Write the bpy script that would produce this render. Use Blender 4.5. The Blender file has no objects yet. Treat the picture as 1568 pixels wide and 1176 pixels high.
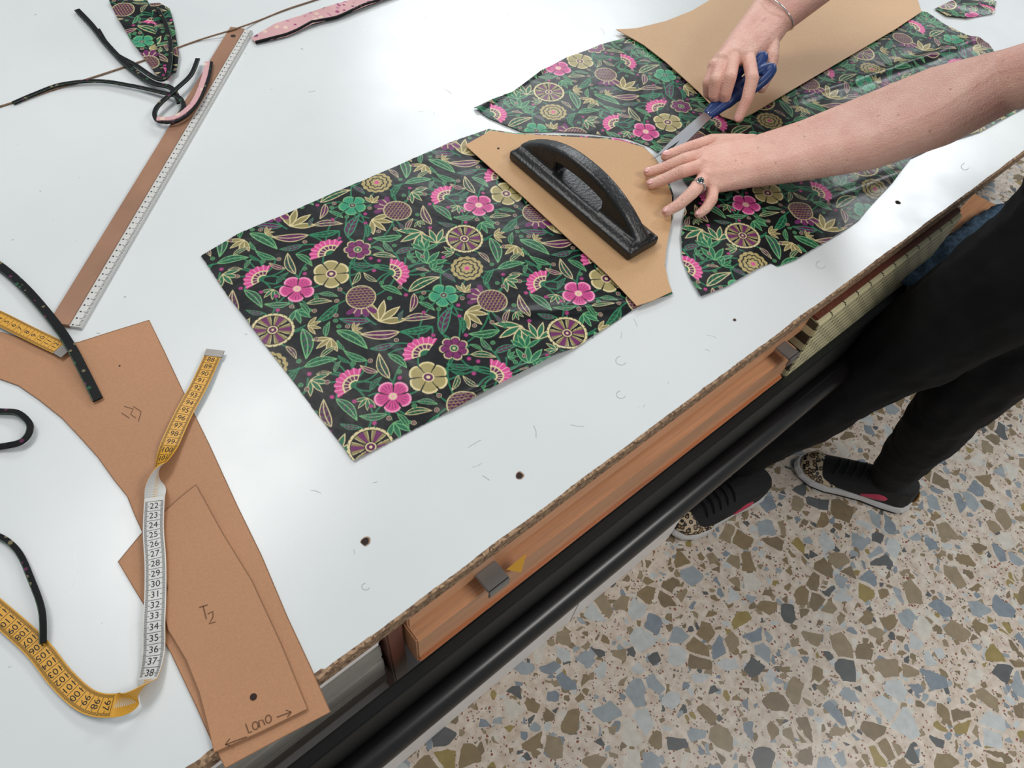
import bpy, bmesh, math, random
import numpy as np
from mathutils import Vector, Matrix, noise
random.seed(7); rng=np.random.default_rng(5)
sc=bpy.context.scene
try:
    sc.view_settings.view_transform='Standard'; sc.view_settings.look='None'
except Exception: pass
# ------------------------------------------------------------ survey frame
# World: +X runs along the table front edge, +Y across the table, Z up (metres).
F=1132.0; CX,CY=784,588
TZ=0.75; H=1.45
d=Vector((-110,-785,-F)).normalized(); Zc=-d
Xc=Vector((2102,1338,-F)); Xc-=Zc*Xc.dot(Zc); Xc.normalize()
Yc=Zc.cross(Xc)
R=Matrix((Xc,Yc,Zc)); CAM=Vector((0,0,H))
def bp(x,y,z=TZ):
    """measured point on the horizontal plane at height z"""
    r=R@Vector((x-CX,CY-y,-F)); return CAM+r*((z-H)/r.z)
# ------------------------------------------------------------ helpers
def lin(c):
    c=[v/255 for v in c]
    return tuple((v/12.92 if v<=.04045 else ((v+.055)/1.055)**2.4) for v in c)
def rgba(c): return (*lin(c),1)
def link(o,parent=None):
    bpy.context.collection.objects.link(o)
    if parent: o.parent=parent
    return o
def empty(name,loc=(0,0,0)):
    e=bpy.data.objects.new(name,None); e.empty_display_size=.05
    link(e); return e
def newmat(name):
    m=bpy.data.materials.new(name); m.use_nodes=True
    return m,m.node_tree,m.node_tree.nodes['Principled BSDF']
def N(nt,t,**k):
    n=nt.nodes.new(t)
    for a,v in k.items(): setattr(n,a,v)
    return n
def mat(name,col,rough=.5,metal=0,var=.06,scale=20,bump=0,bscale=200,coat=0,spec=.5,stretch=None,sheen=0):
    m,nt,b=newmat(name); L=nt.links
    tc=N(nt,'ShaderNodeTexCoord'); mp=N(nt,'ShaderNodeMapping')
    if stretch: mp.inputs['Scale'].default_value=stretch
    L.new(tc.outputs['Object'],mp.inputs[0])
    nz=N(nt,'ShaderNodeTexNoise'); nz.inputs['Scale'].default_value=scale; nz.inputs['Detail'].default_value=5
    L.new(mp.outputs[0],nz.inputs[0])
    cr=N(nt,'ShaderNodeValToRGB'); c=lin(col)
    cr.color_ramp.elements[0].position=.3; cr.color_ramp.elements[1].position=.7
    cr.color_ramp.elements[0].color=(*[max(0,v*(1-var)) for v in c],1)
    cr.color_ramp.elements[1].color=(*[min(1,v*(1+var)) for v in c],1)
    L.new(nz.outputs[0],cr.inputs[0]); L.new(cr.outputs[0],b.inputs['Base Color'])
    b.inputs['Roughness'].default_value=rough; b.inputs['Metallic'].default_value=metal
    b.inputs['Specular IOR Level'].default_value=spec
    b.inputs['Coat Weight'].default_value=coat
    b.inputs['Sheen Weight'].default_value=sheen
    if bump:
        n2=N(nt,'ShaderNodeTexNoise'); n2.inputs['Scale'].default_value=bscale; n2.inputs['Detail'].default_value=4
        L.new(mp.outputs[0],n2.inputs[0])
        bm_=N(nt,'ShaderNodeBump'); bm_.inputs['Strength'].default_value=bump; bm_.inputs['Distance'].default_value=.002
        L.new(n2.outputs[0],bm_.inputs['Height']); L.new(bm_.outputs[0],b.inputs['Normal'])
    return m
def meshobj(name,verts,faces,mats,parent=None,smooth=False,midx=None):
    me=bpy.data.meshes.new(name); me.from_pydata([tuple(v) for v in verts],[],faces); me.update()
    o=bpy.data.objects.new(name,me)
    for m in (mats if isinstance(mats,(list,tuple)) else [mats]): me.materials.append(m)
    if smooth: me.shade_smooth() if hasattr(me,'shade_smooth') else None
    if midx: me.polygons.foreach_set('material_index',midx)
    return link(o,parent)
def box(name,x0,x1,y0,y1,z0,z1,m,parent=None,bev=0.002):
    bm=bmesh.new(); bmesh.ops.create_cube(bm,size=1)
    for v in bm.verts: v.co=Vector(((x0+x1)/2+v.co.x*(x1-x0),(y0+y1)/2+v.co.y*(y1-y0),(z0+z1)/2+v.co.z*(z1-z0)))
    if bev: bmesh.ops.bevel(bm,geom=bm.edges[:],offset=bev,segments=2,affect='EDGES')
    me=bpy.data.meshes.new(name); bm.to_mesh(me); bm.free(); me.materials.append(m)
    return link(bpy.data.objects.new(name,me),parent)
def catmull(pts,sub=8):
    pts=[Vector(p) for p in pts]; out=[]; n=len(pts)
    for i in range(n-1):
        p0,p1,p2,p3=pts[max(i-1,0)],pts[i],pts[i+1],pts[min(i+2,n-1)]
        for k in range(sub):
            t=k/sub
            out.append(.5*((2*p1)+(p2-p0)*t+(2*p0-5*p1+4*p2-p3)*t*t+(3*p1-p0-3*p2+p3)*t**3))
    out.append(pts[-1])
    return out
def sheet(name,px,z,th,m,parent=None):
    pts=[bp(x,y,z) for x,y in px]
    bm=bmesh.new(); vs=[bm.verts.new(p) for p in pts]; f=bm.faces.new(vs)
    f.normal_update()
    if f.normal.z<0: bmesh.ops.reverse_faces(bm,faces=[f])
    r=bmesh.ops.extrude_face_region(bm,geom=[f])
    for e in r['geom']:
        if isinstance(e,bmesh.types.BMVert): e.co.z-=th
    bmesh.ops.recalc_face_normals(bm,faces=bm.faces[:])
    bmesh.ops.triangulate(bm,faces=bm.faces[:])
    me=bpy.data.meshes.new(name); bm.to_mesh(me); bm.free(); me.materials.append(m)
    return link(bpy.data.objects.new(name,me),parent)
def tube(name,pts,r,m,parent=None,closed=False,radii=None,res=3):
    cu=bpy.data.curves.new(name,'CURVE'); cu.dimensions='3D'; cu.bevel_depth=r; cu.bevel_resolution=res; cu.use_fill_caps=True
    s=cu.splines.new('POLY'); s.points.add(len(pts)-1); s.use_cyclic_u=closed
    for i,p in enumerate(pts):
        s.points[i].co=(*p,1); s.points[i].radius=radii[i] if radii else 1
    cu.materials.append(m)
    return link(bpy.data.objects.new(name,cu),parent)
bm=bmesh.new(); bmesh.ops.create_icosphere(bm,subdivisions=3,radius=1); ICO=[v.co.copy() for v in bm.verts]; bm.free()
bm=bmesh.new(); bmesh.ops.create_icosphere(bm,subdivisions=2,radius=1); ICO2=[v.co.copy() for v in bm.verts]; bm.free()
def hullobj(name,groups,m,parent=None,voxel=.002,smooth=4,ico=ICO2,factor=.5):
    """union of tapered hull segments fused into one continuous skin"""
    V=[];Fc=[]
    for g in groups:
        b=bmesh.new()
        for c,r in g:
            c=Vector(c)
            for v in ico:
                if isinstance(r,Matrix): p=c+r@v
                elif isinstance(r,tuple): p=c+Vector((v.x*r[0],v.y*r[1],v.z*r[2]))
                else: p=c+v*r
                b.verts.new(p)
        bmesh.ops.convex_hull(b,input=b.verts[:])
        bmesh.ops.delete(b,geom=[v for v in b.verts if not v.link_faces],context='VERTS')
        b.verts.index_update(); o=len(V)
        V+= [v.co.copy() for v in b.verts]; Fc+=[[v.index+o for v in f.verts] for f in b.faces]; b.free()
    ob=meshobj(name,V,Fc,m,parent,smooth=True)
    if voxel:
        md=ob.modifiers.new('fuse','REMESH'); md.mode='VOXEL'; md.voxel_size=voxel; md.use_smooth_shade=True
    if smooth:
        md=ob.modifiers.new('soften','SMOOTH'); md.iterations=smooth; md.factor=factor
    return ob
def chain(pts,rad): return [[(pts[i],rad[i]),(pts[i+1],rad[i+1])] for i in range(len(pts)-1)]
# ------------------------------------------------------------ materials
M_black_cloth=mat('black_jersey',(17,17,19),.85,bump=.3,bscale=400,var=.3,spec=.25)
M_greenedge=mat('green_selvedge',(60,84,66),.6,var=.5,scale=160)
M_steel=mat('steel',(190,190,192),.3,metal=1)
M_galv=mat('galvanised_clip',(128,124,120),.35,metal=.4)
M_tubeblk=mat('black_steel_tube',(20,17,17),.3,var=.2,spec=.5,coat=.1)
M_blackflat=mat('black_painted_steel',(12,16,14),.5,var=.25)
M_orange=mat('varnished_pine',(180,112,70),.35,var=.2,scale=8,stretch=(1.2,30,30),coat=.3)
M_orange2=mat('varnished_pine_light',(206,150,110),.35,var=.16,scale=8,stretch=(1.2,30,30),coat=.3)
M_darkwood=mat('dark_wood_post',(104,56,40),.45,var=.2,scale=10,stretch=(20,20,1))
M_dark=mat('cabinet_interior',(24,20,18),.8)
M_white=mat('white_plinth',(240,234,230),.5,var=.02)
M_grey=mat('grey_box_card',(150,146,138),.7,var=.14)
M_ink=mat('black_ink',(18,18,20),.6)
M_pencil=mat('pencil_line',(104,70,44),.8)
M_scratch=mat('table_scratch',(172,176,178),.6)
M_yellow=mat('yellow_tape_face',(208,152,42),.42,var=.05)
M_whitetape=mat('white_tape_face',(198,197,193),.42,var=.04)
M_iron=mat('black_cast_enamel',(14,15,17),.36,var=.2,bump=.35,bscale=240,spec=.6)
M_blue=mat('blue_scissor_handle',(24,54,112),.38,var=.08)
M_nail=mat('finger_nail',(224,168,160),.3,var=.03,coat=.3)
M_gem=mat('dark_green_gem',(14,50,48),.08,coat=1)
M_silver=mat('silver',(205,205,205),.2,metal=1)
M_cord=mat('brown_cord',(122,96,74),.8,var=.3,scale=300)
M_denim=mat('blue_cloth',(70,94,116),.9,var=.5,scale=90,bump=1,bscale=300)
M_hair=mat('dark_hair',(40,28,22),.5,var=.3,scale=60)
M_eye=mat('eye_white',(225,222,216),.25)
M_iris=mat('eye_iris',(50,34,24),.2)
M_lip=mat('lips',(176,96,92),.45)
M_hole=mat('drilled_hole',(44,30,24),.9)
M_holerim=mat('hole_rim',(150,124,104),.9)
M_wshoe=mat('white_sole',(214,212,210),.5)
M_bshoe=mat('black_shoe_mesh',(20,20,22),.7,bump=.8,bscale=700,var=.4)
M_pshoe=mat('pink_shoe_accent',(190,56,84),.5)
M_gold=mat('gold_trim',(190,150,90),.35,metal=.7)
M_cardedge=mat('card_cut_edge_shade',(130,92,62),.8)  # darker card tone, carries the painted edge shadow of the pattern outlines
def spotted(name,basec,cols,scale,thr,rough=.5,spec=.5):
    """printed fabric seen narrow: ground colour with small woven flecks"""
    m,nt,b=newmat(name); L=nt.links
    tc=N(nt,'ShaderNodeTexCoord'); v=N(nt,'ShaderNodeTexVoronoi'); v.inputs['Scale'].default_value=scale; L.new(tc.outputs['Object'],v.inputs['Vector'])
    s=N(nt,'ShaderNodeSeparateColor'); L.new(v.outputs['Color'],s.inputs[0])
    r=N(nt,'ShaderNodeValToRGB'); r.color_ramp.interpolation='CONSTANT'; e=r.color_ramp.elements
    e[0].color=rgba(cols[0]); e[1].position=1/len(cols); e[1].color=rgba(cols[1])
    for i,c in enumerate(cols[2:]): k=e.new((i+2)/len(cols)); k.color=rgba(c)
    L.new(s.outputs[0],r.inputs[0])
    lt=N(nt,'ShaderNodeMath',operation='LESS_THAN'); L.new(v.outputs['Distance'],lt.inputs[0]); lt.inputs[1].default_value=thr
    g=N(nt,'ShaderNodeMath',operation='GREATER_THAN'); L.new(s.outputs[1],g.inputs[0]); g.inputs[1].default_value=.35
    mu=N(nt,'ShaderNodeMath',operation='MULTIPLY'); L.new(lt.outputs[0],mu.inputs[0]); L.new(g.outputs[0],mu.inputs[1])
    mx=N(nt,'ShaderNodeMixRGB'); L.new(mu.outputs[0],mx.inputs[0]); mx.inputs[1].default_value=rgba(basec); L.new(r.outputs[0],mx.inputs[2])
    L.new(mx.outputs[0],b.inputs['Base Color']); b.inputs['Roughness'].default_value=rough; b.inputs['Specular IOR Level'].default_value=spec
    return m
M_black_strip=spotted('black_floral_bias_strip',(10,11,13),[(34,84,58),(13,14,17),(110,100,74),(90,36,70)],130,.3,.6,.2)
M_pinkback=spotted('pink_floral_reverse',(200,156,158),[(150,70,110),(214,188,170),(176,116,136),(120,70,96)],90,.34,.6,.3)
def m_card(name,c):
    m,nt,b=newmat(name); L=nt.links
    tc=N(nt,'ShaderNodeTexCoord')
    n1=N(nt,'ShaderNodeTexNoise'); n1.inputs['Scale'].default_value=5; n1.inputs['Detail'].default_value=3
    n2=N(nt,'ShaderNodeTexNoise'); n2.inputs['Scale'].default_value=420; n2.inputs['Detail'].default_value=4
    L.new(tc.outputs['Object'],n1.inputs[0]); L.new(tc.outputs['Object'],n2.inputs[0])
    ad=N(nt,'ShaderNodeMath',operation='ADD'); L.new(n1.outputs[0],ad.inputs[0]); L.new(n2.outputs[0],ad.inputs[1])
    mr=N(nt,'ShaderNodeMapRange'); mr.inputs[1].default_value=.6; mr.inputs[2].default_value=1.4
    L.new(ad.outputs[0],mr.inputs[0])
    cr=N(nt,'ShaderNodeValToRGB'); l=lin(c)
    cr.color_ramp.elements[0].color=(*[v*.88 for v in l],1); cr.color_ramp.elements[1].color=(*[min(1,v*1.1) for v in l],1)
    L.new(mr.outputs[0],cr.inputs[0]); L.new(cr.outputs[0],b.inputs['Base Color'])
    b.inputs['Roughness'].default_value=.62
    bu=N(nt,'ShaderNodeBump'); bu.inputs['Strength'].default_value=.15; bu.inputs['Distance'].default_value=.001
    L.new(n2.outputs[0],bu.inputs['Height']); L.new(bu.outputs[0],b.inputs['Normal'])
    return m
M_card1=m_card('brown_pattern_card',(174,126,90)); M_card2=m_card('tan_pattern_card',(198,162,124)); M_card3=m_card('brown_pattern_card_mid',(192,152,110))
# table laminate
m,nt,b=newmat('white_laminate'); L=nt.links; M_table=m
tc=N(nt,'ShaderNodeTexCoord')
n1=N(nt,'ShaderNodeTexNoise'); n1.inputs['Scale'].default_value=2.2; n1.inputs['Detail'].default_value=5
L.new(tc.outputs['Object'],n1.inputs[0])
cr=N(nt,'ShaderNodeValToRGB'); cr.color_ramp.elements[0].position=.3; cr.color_ramp.elements[1].position=.7
cr.color_ramp.elements[0].color=rgba((205,209,209)); cr.color_ramp.elements[1].color=rgba((217,220,220))
L.new(n1.outputs[0],cr.inputs[0])
sp=N(nt,'ShaderNodeTexNoise'); sp.inputs['Scale'].default_value=85; sp.inputs['Detail'].default_value=2
L.new(tc.outputs['Object'],sp.inputs[0])
sr=N(nt,'ShaderNodeMapRange'); sr.inputs[1].default_value=.76; sr.inputs[2].default_value=.8
L.new(sp.outputs[0],sr.inputs[0])
mx=N(nt,'ShaderNodeMixRGB'); L.new(sr.outputs[0],mx.inputs[0]); L.new(cr.outputs[0],mx.inputs[1]); mx.inputs[2].default_value=rgba((168,166,160))
L.new(mx.outputs[0],b.inputs['Base Color'])
rr=N(nt,'ShaderNodeMapRange'); rr.inputs[3].default_value=.20; rr.inputs[4].default_value=.34
n3=N(nt,'ShaderNodeTexNoise'); n3.inputs['Scale'].default_value=12; L.new(tc.outputs['Object'],n3.inputs[0])
L.new(n3.outputs[0],rr.inputs[0]); L.new(rr.outputs[0],b.inputs['Roughness'])
bu=N(nt,'ShaderNodeBump'); bu.inputs['Strength'].default_value=.08; bu.inputs['Distance'].default_value=.003
L.new(n3.outputs[0],bu.inputs['Height']); L.new(bu.outputs[0],b.inputs['Normal'])
# chipboard
m,nt,b=newmat('chipboard'); L=nt.links; M_chip=m
tc=N(nt,'ShaderNodeTexCoord'); v=N(nt,'ShaderNodeTexVoronoi'); v.inputs['Scale'].default_value=320; L.new(tc.outputs['Object'],v.inputs['Vector'])
cr=N(nt,'ShaderNodeValToRGB'); cr.color_ramp.elements[0].color=rgba((92,68,50)); cr.color_ramp.elements[1].color=rgba((168,138,108))
sx=N(nt,'ShaderNodeSeparateColor'); L.new(v.outputs['Color'],sx.inputs[0]); L.new(sx.outputs[0],cr.inputs[0]); L.new(cr.outputs[0],b.inputs['Base Color']); b.inputs['Roughness'].default_value=.9
# terrazzo
m,nt,b=newmat('terrazzo'); L=nt.links; M_terr=m
tc=N(nt,'ShaderNodeTexCoord')
dn=N(nt,'ShaderNodeTexNoise'); dn.inputs['Scale'].default_value=26; dn.inputs['Detail'].default_value=2; L.new(tc.outputs['Object'],dn.inputs[0])
vm=N(nt,'ShaderNodeVectorMath',operation='SCALE'); L.new(dn.outputs['Color'],vm.inputs[0]); vm.inputs['Scale'].default_value=.014
va=N(nt,'ShaderNodeVectorMath',operation='ADD'); L.new(tc.outputs['Object'],va.inputs[0]); L.new(vm.outputs[0],va.inputs[1])
base=N(nt,'ShaderNodeTexNoise'); base.inputs['Scale'].default_value=60; base.inputs['Detail'].default_value=6; L.new(tc.outputs['Object'],base.inputs[0])
bc=N(nt,'ShaderNodeValToRGB'); bc.color_ramp.elements[0].position=.3; bc.color_ramp.elements[1].position=.7
bc.color_ramp.elements[0].color=rgba((194,176,158)); bc.color_ramp.elements[1].color=rgba((224,212,198)); L.new(base.outputs[0],bc.inputs[0])
CH=[(0,(130,114,90)),(.16,(152,136,110)),(.31,(94,96,96)),(.38,(156,164,168)),(.5,(194,198,196)),(.62,(140,122,92)),(.77,(132,142,150)),(.86,(212,206,194)),(.95,(154,136,84))]
def chips(cur,scale,presence,t0,t1,pal,off):
    of=N(nt,'ShaderNodeVectorMath',operation='ADD'); of.inputs[1].default_value=(off,off*.7,0); L.new(va.outputs[0],of.inputs[0])
    ve=N(nt,'ShaderNodeTexVoronoi',feature='DISTANCE_TO_EDGE'); vf=N(nt,'ShaderNodeTexVoronoi')
    for q in (ve,vf): q.inputs['Scale'].default_value=scale; q.inputs['Randomness'].default_value=1; L.new(of.outputs[0],q.inputs['Vector'])
    s=N(nt,'ShaderNodeSeparateColor'); L.new(vf.outputs['Color'],s.inputs[0])
    ramp=N(nt,'ShaderNodeValToRGB'); ramp.color_ramp.interpolation='CONSTANT'
    e=ramp.color_ramp.elements; e[0].position=0; e[0].color=rgba(pal[0][1]); e[1].position=pal[1][0]; e[1].color=rgba(pal[1][1])
    for p,c in pal[2:]: k=e.new(p); k.color=rgba(c)
    L.new(s.outputs[0],ramp.inputs[0])
    mot=N(nt,'ShaderNodeMixRGB',blend_type='MULTIPLY'); mot.inputs[0].default_value=.5
    mo=N(nt,'ShaderNodeMapRange'); mo.inputs[1].default_value=.3; mo.inputs[2].default_value=.7; mo.inputs[3].default_value=.72; mo.inputs[4].default_value=1.15
    L.new(base.outputs[0],mo.inputs[0]); L.new(ramp.outputs[0],mot.inputs[1]); L.new(mo.outputs[0],mot.inputs[2])
    th=N(nt,'ShaderNodeMath',operation='MULTIPLY_ADD'); L.new(s.outputs[2],th.inputs[0]); th.inputs[1].default_value=t1-t0; th.inputs[2].default_value=t0
    gt=N(nt,'ShaderNodeMath',operation='GREATER_THAN'); L.new(ve.outputs['Distance'],gt.inputs[0]); L.new(th.outputs[0],gt.inputs[1])
    pr=N(nt,'ShaderNodeMath',operation='GREATER_THAN'); L.new(s.outputs[1],pr.inputs[0]); pr.inputs[1].default_value=1-presence
    mu=N(nt,'ShaderNodeMath',operation='MULTIPLY'); L.new(gt.outputs[0],mu.inputs[0]); L.new(pr.outputs[0],mu.inputs[1])
    mx=N(nt,'ShaderNodeMixRGB'); L.new(mu.outputs[0],mx.inputs[0]); L.new(cur,mx.inputs[1]); L.new(mot.outputs[0],mx.inputs[2])
    return mx.outputs[0]
cur=bc.outputs[0]
cur=chips(cur,210,.22,.1,.25,[(0,(140,84,66)),(.5,(132,122,108)),(.75,(104,98,90))],3.1)
cur=chips(cur,64,.42,.08,.22,CH,1.7)
cur=chips(cur,28,.80,.05,.22,CH,0)
L.new(cur,b.inputs['Base Color']); b.inputs['Roughness'].default_value=.32
# skin
def skinmat(name,c):
    m,nt,b=newmat(name); L=nt.links
    tc=N(nt,'ShaderNodeTexCoord')
    n=N(nt,'ShaderNodeTexNoise'); n.inputs['Scale'].default_value=30; n.inputs['Detail'].default_value=7; n.inputs['Roughness'].default_value=.6; L.new(tc.outputs['Object'],n.inputs[0])
    cr=N(nt,'ShaderNodeValToRGB'); cr.color_ramp.elements[0].position=.32; cr.color_ramp.elements[1].position=.68
    l=lin(c); cr.color_ramp.elements[0].color=(l[0]*.93,l[1]*.80,l[2]*.80,1); cr.color_ramp.elements[1].color=(min(1,l[0]*1.05),l[1]*1.06,l[2]*1.05,1)
    L.new(n.outputs[0],cr.inputs[0])
    cur=cr.outputs[0]
    for scv,th_,amt in ((75,.70,.6),(160,.76,.4)):
        v=N(nt,'ShaderNodeTexVoronoi'); v.inputs['Scale'].default_value=scv; L.new(tc.outputs['Object'],v.inputs['Vector'])
        s=N(nt,'ShaderNodeSeparateColor'); L.new(v.outputs['Color'],s.inputs[0])
        g=N(nt,'ShaderNodeMath',operation='GREATER_THAN'); g.inputs[1].default_value=th_; L.new(s.outputs[0],g.inputs[0])
        mr=N(nt,'ShaderNodeMapRange'); mr.inputs[1].default_value=.05; mr.inputs[2].default_value=.2; mr.inputs[3].default_value=amt; mr.inputs[4].default_value=0
        L.new(v.outputs['Distance'],mr.inputs[0]); mu=N(nt,'ShaderNodeMath',operation='MULTIPLY'); L.new(g.outputs[0],mu.inputs[0]); L.new(mr.outputs[0],mu.inputs[1])
        mx=N(nt,'ShaderNodeMixRGB'); L.new(mu.outputs[0],mx.inputs[0]); L.new(cur,mx.inputs[1]); mx.inputs[2].default_value=rgba((160,104,82)); cur=mx.outputs[0]
    L.new(cur,b.inputs['Base Color']); b.inputs['Roughness'].default_value=.46
    b.inputs['Subsurface Weight'].default_value=.12; b.inputs['Subsurface Radius'].default_value=(1,.35,.2); b.inputs['Subsurface Scale'].default_value=.004
    n2=N(nt,'ShaderNodeTexVoronoi'); n2.inputs['Scale'].default_value=480; L.new(tc.outputs['Object'],n2.inputs['Vector'])
    n3=N(nt,'ShaderNodeTexNoise'); n3.inputs['Scale'].default_value=60; n3.inputs['Detail'].default_value=4; L.new(tc.outputs['Object'],n3.inputs[0])
    ml=N(nt,'ShaderNodeMath',operation='MULTIPLY'); ml.inputs[1].default_value=1.6; L.new(n3.outputs[0],ml.inputs[0])
    ad=N(nt,'ShaderNodeMath',operation='ADD'); L.new(n2.outputs['Distance'],ad.inputs[0]); L.new(ml.outputs[0],ad.inputs[1])
    bu=N(nt,'ShaderNodeBump'); bu.inputs['Strength'].default_value=.42; bu.inputs['Distance'].default_value=.0015
    L.new(ad.outputs[0],bu.inputs['Height']); L.new(bu.outputs[0],b.inputs['Normal'])
    return m
M_skin=skinmat('skin',(224,178,160))
# floral fabric
m,nt,b=newmat('floral_satin'); L=nt.links; M_floral=m
at=N(nt,'ShaderNodeAttribute'); at.attribute_name='print'; L.new(at.outputs['Color'],b.inputs['Base Color'])
b.inputs['Roughness'].default_value=.36; b.inputs['Specular IOR Level'].default_value=.24
tc=N(nt,'ShaderNodeTexCoord'); wv=N(nt,'ShaderNodeTexNoise'); wv.inputs['Scale'].default_value=24; wv.inputs['Detail'].default_value=3; L.new(tc.outputs['Object'],wv.inputs[0])
bu=N(nt,'ShaderNodeBump'); bu.inputs['Strength'].default_value=.3; bu.inputs['Distance'].default_value=.006; L.new(wv.outputs[0],bu.inputs['Height']); L.new(bu.outputs[0],b.inputs['Normal'])

# ------------------------------------------------------------ printed floral repeat
W1=np.array(bp(711,367))[:2]; W2=np.array(bp(868,512))[:2]; W3=np.array(bp(418,507))[:2]
A=W2-W1; B=W1-W3
RS=.0004
NPX=int(np.linalg.norm(B)/RS); NQX=int(np.linalg.norm(A)/RS)
qq,pp=np.meshgrid((np.arange(NQX)+.5)/NQX,(np.arange(NPX)+.5)/NPX,indexing='ij')
PX=pp*B[0]+qq*A[0]; PY=pp*B[1]+qq*A[1]
BLK=np.array(lin((13,15,18)))
canvas=np.tile(BLK,(NQX,NPX,1))
PINK=np.array(lin((200,72,134))); LP=np.array(lin((226,144,176))); GR=np.array(lin((34,100,70))); LG=np.array(lin((108,164,112)))
CRM=np.array(lin((208,194,148))); PUR=np.array(lin((92,34,80))); TEAL=np.array(lin((58,148,112))); OLV=np.array(lin((146,134,86))); GOLD=np.array(lin((186,168,112)))
def stamp(c,r,ang,fn,*a):
    ca,sa=math.cos(ang),math.sin(ang)
    for i in range(-2,3):
        for j in range(-2,3):
            dx=PX-(c[0]+i*B[0]+j*A[0]); dy=PY-(c[1]+i*B[1]+j*A[1])
            mk=(dx*dx+dy*dy)<(r*1.15)**2
            if not mk.any(): continue
            x=(dx[mk]*ca+dy[mk]*sa)/r; y=(-dx[mk]*sa+dy[mk]*ca)/r
            ok,col=fn(x,y,*a)
            sub=canvas[mk]; sub[ok]=col[ok]; canvas[mk]=sub
def cs(n,c): return np.tile(c,(n,1))
def petals(x,y,n,fill,edge,cen,vein,deep=.3,rc=.25):
    r=np.hypot(x,y); th=np.arctan2(y,x)
    u=np.abs(np.cos(n*th/2))
    rad=1-deep+deep*u**.45
    col=cs(len(x),fill)
    v=(np.abs(np.sin(n*th/2*5))<.35)&(r<rad*.78)&(r>rc)&(u>.3); col[v]=vein
    col[r>rad-.11]=edge
    col[(u<.16)&(r>rc)]=BLK*1.0
    col[r<rc]=cen; col[(r<rc)&(r>rc*.78)]=edge; col[r<rc*.35]=edge
    return r<rad,col
def wheel(x,y):
    r=np.hypot(x,y); th=np.arctan2(y,x); col=cs(len(x),BLK)
    s=np.abs(np.sin(3*th))
    pet=(r>.28)&(r<.84)&(s>.30+.25*np.abs(r-.6)); col[pet]=OLV*.8
    col[pet&(s>.85)]=PUR*1.3; col[pet&(s<.44)]=CRM
    col[(r>.88)]=CRM; col[(r>.95)&(np.abs(np.sin(12*th))<.3)]=BLK
    col[r<.24]=PUR; col[(r<.24)&(r>.18)]=CRM; col[r<.07]=CRM
    return r<1,col
def fan(x,y):
    y=y+.45; r=np.hypot(x,y); th=np.arctan2(x,y)
    lim=1.25; rad=1.12+.12*np.abs(np.sin(9*th)); col=cs(len(x),PINK)
    col[(np.abs(np.sin(11*th))<.3)&(r>.6)]=LP
    col[(r<.72)]=PUR; col[(r<.72)&(np.abs(np.sin(8*th))<.35)]=CRM; col[(np.abs(r-.72)<.05)]=CRM
    col[r<.36]=GR; col[(np.abs(r-.36)<.05)]=CRM
    return (np.abs(th)<lim)&(r<rad),col
def thistle(x,y):
    r=np.hypot(x/.74,(y+.15)/.77); col=cs(len(x),PUR*.8)
    row=np.floor((y+1)*6); fx=((x*5+.5*(row%2))%1)-.5; fy=((y+1)*6)%1
    col[np.abs(np.hypot(fx*1.1,fy-.0)-.5)<.11]=OLV
    ok=r<1; col[ok&(r>.92)]=CRM*.8
    th=np.arctan2(x,y-.2); r2=np.hypot(x,y-.2); tuft=(np.abs(th)<.95)&(r2<.72+.28*np.abs(np.sin(6*th)))&~ok
    col[tuft]=PUR*1.3; col[tuft&(np.abs(np.sin(6*th))<.3)]=CRM*.8
    return ok|tuft,col
def mum(x,y):
    r=np.hypot(x,y); th=np.arctan2(y,x); col=cs(len(x),GOLD*.8)
    for k,(ra,n) in enumerate([(.33,8),(.6,11),(.88,14)]):
        e=np.abs(r-(ra+.09*np.abs(np.cos(n*th/2))))<.045; col[e]=BLK*2
    col[r<.14]=PINK
    return r<.86+.14*np.abs(np.cos(7*th)),col
def leaf(x,y,fill,edge,vein):
    t=(x+1)/2; w=.34*np.sin(np.pi*np.clip(t,0,1))**.75*(1.15-.5*t); yy=y-.16*np.sin(np.pi*np.clip(t,0,1))
    ok=(np.abs(yy)<w)&(t>0)&(t<1); col=cs(len(x),fill)
    col[(np.abs(np.sin((x*8-np.abs(yy)*9)))<.22)]=vein
    col[np.abs(yy)>w-.06]=edge; col[np.abs(yy)<.03]=edge
    return ok,col
def tulip(x,y,c1,c2):
    ok=np.zeros(len(x),bool); col=cs(len(x),c1)
    for a in (-.8,-.15,.5,1.05):
        ca,sa=math.cos(a),math.sin(a); X=(x+.7)*ca+y*sa; Y=-(x+.7)*sa+y*ca
        t=X/1.4; w=.2*np.sin(np.pi*np.clip(t,0,1)); k=(np.abs(Y)<w)&(t>0)&(t<1)
        col[k]=c1; col[k&(np.abs(Y)>w-.06)]=c2; ok|=k
    return ok,col
def dot(x,y,c1,c2):
    r=np.hypot(x,y); col=cs(len(x),c1); col[r>.7]=c2; col[r<.25]=c2; return r<1,col
def rel(px,py): 
    w=np.array(bp(px,py))[:2]; return w-W1
main=[(rel(711,367),.0250,0,wheel,()),(rel(733,316),.0215,.3,petals,(5,PINK,LP,CRM,PUR,.34,.24)),
 (rel(775,298),.0230,0,petals,(6,OLV*1.2,CRM,PUR,CRM*.5,.2,.3)),(rel(678,300),.020,.4,fan,()),
 (rel(540,316),.019,.2,petals,(5,TEAL,LG,PUR,GR,.38,.26)),(rel(605,323),.025,.5,thistle,()),
 (rel(607,418),.021,-1.9,fan,()),(rel(500,385),.022,.1,fan,()),(rel(548,384),.018,.8,petals,(7,PUR*1.3,CRM*.8,GR,PINK*.5,.35,.3)),
 (rel(553,460),.025,2.6,thistle,()),(rel(715,412),.023,0,mum,())]
occ=[(np.array(c),r*1.0) for c,r,*_ in main]
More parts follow.
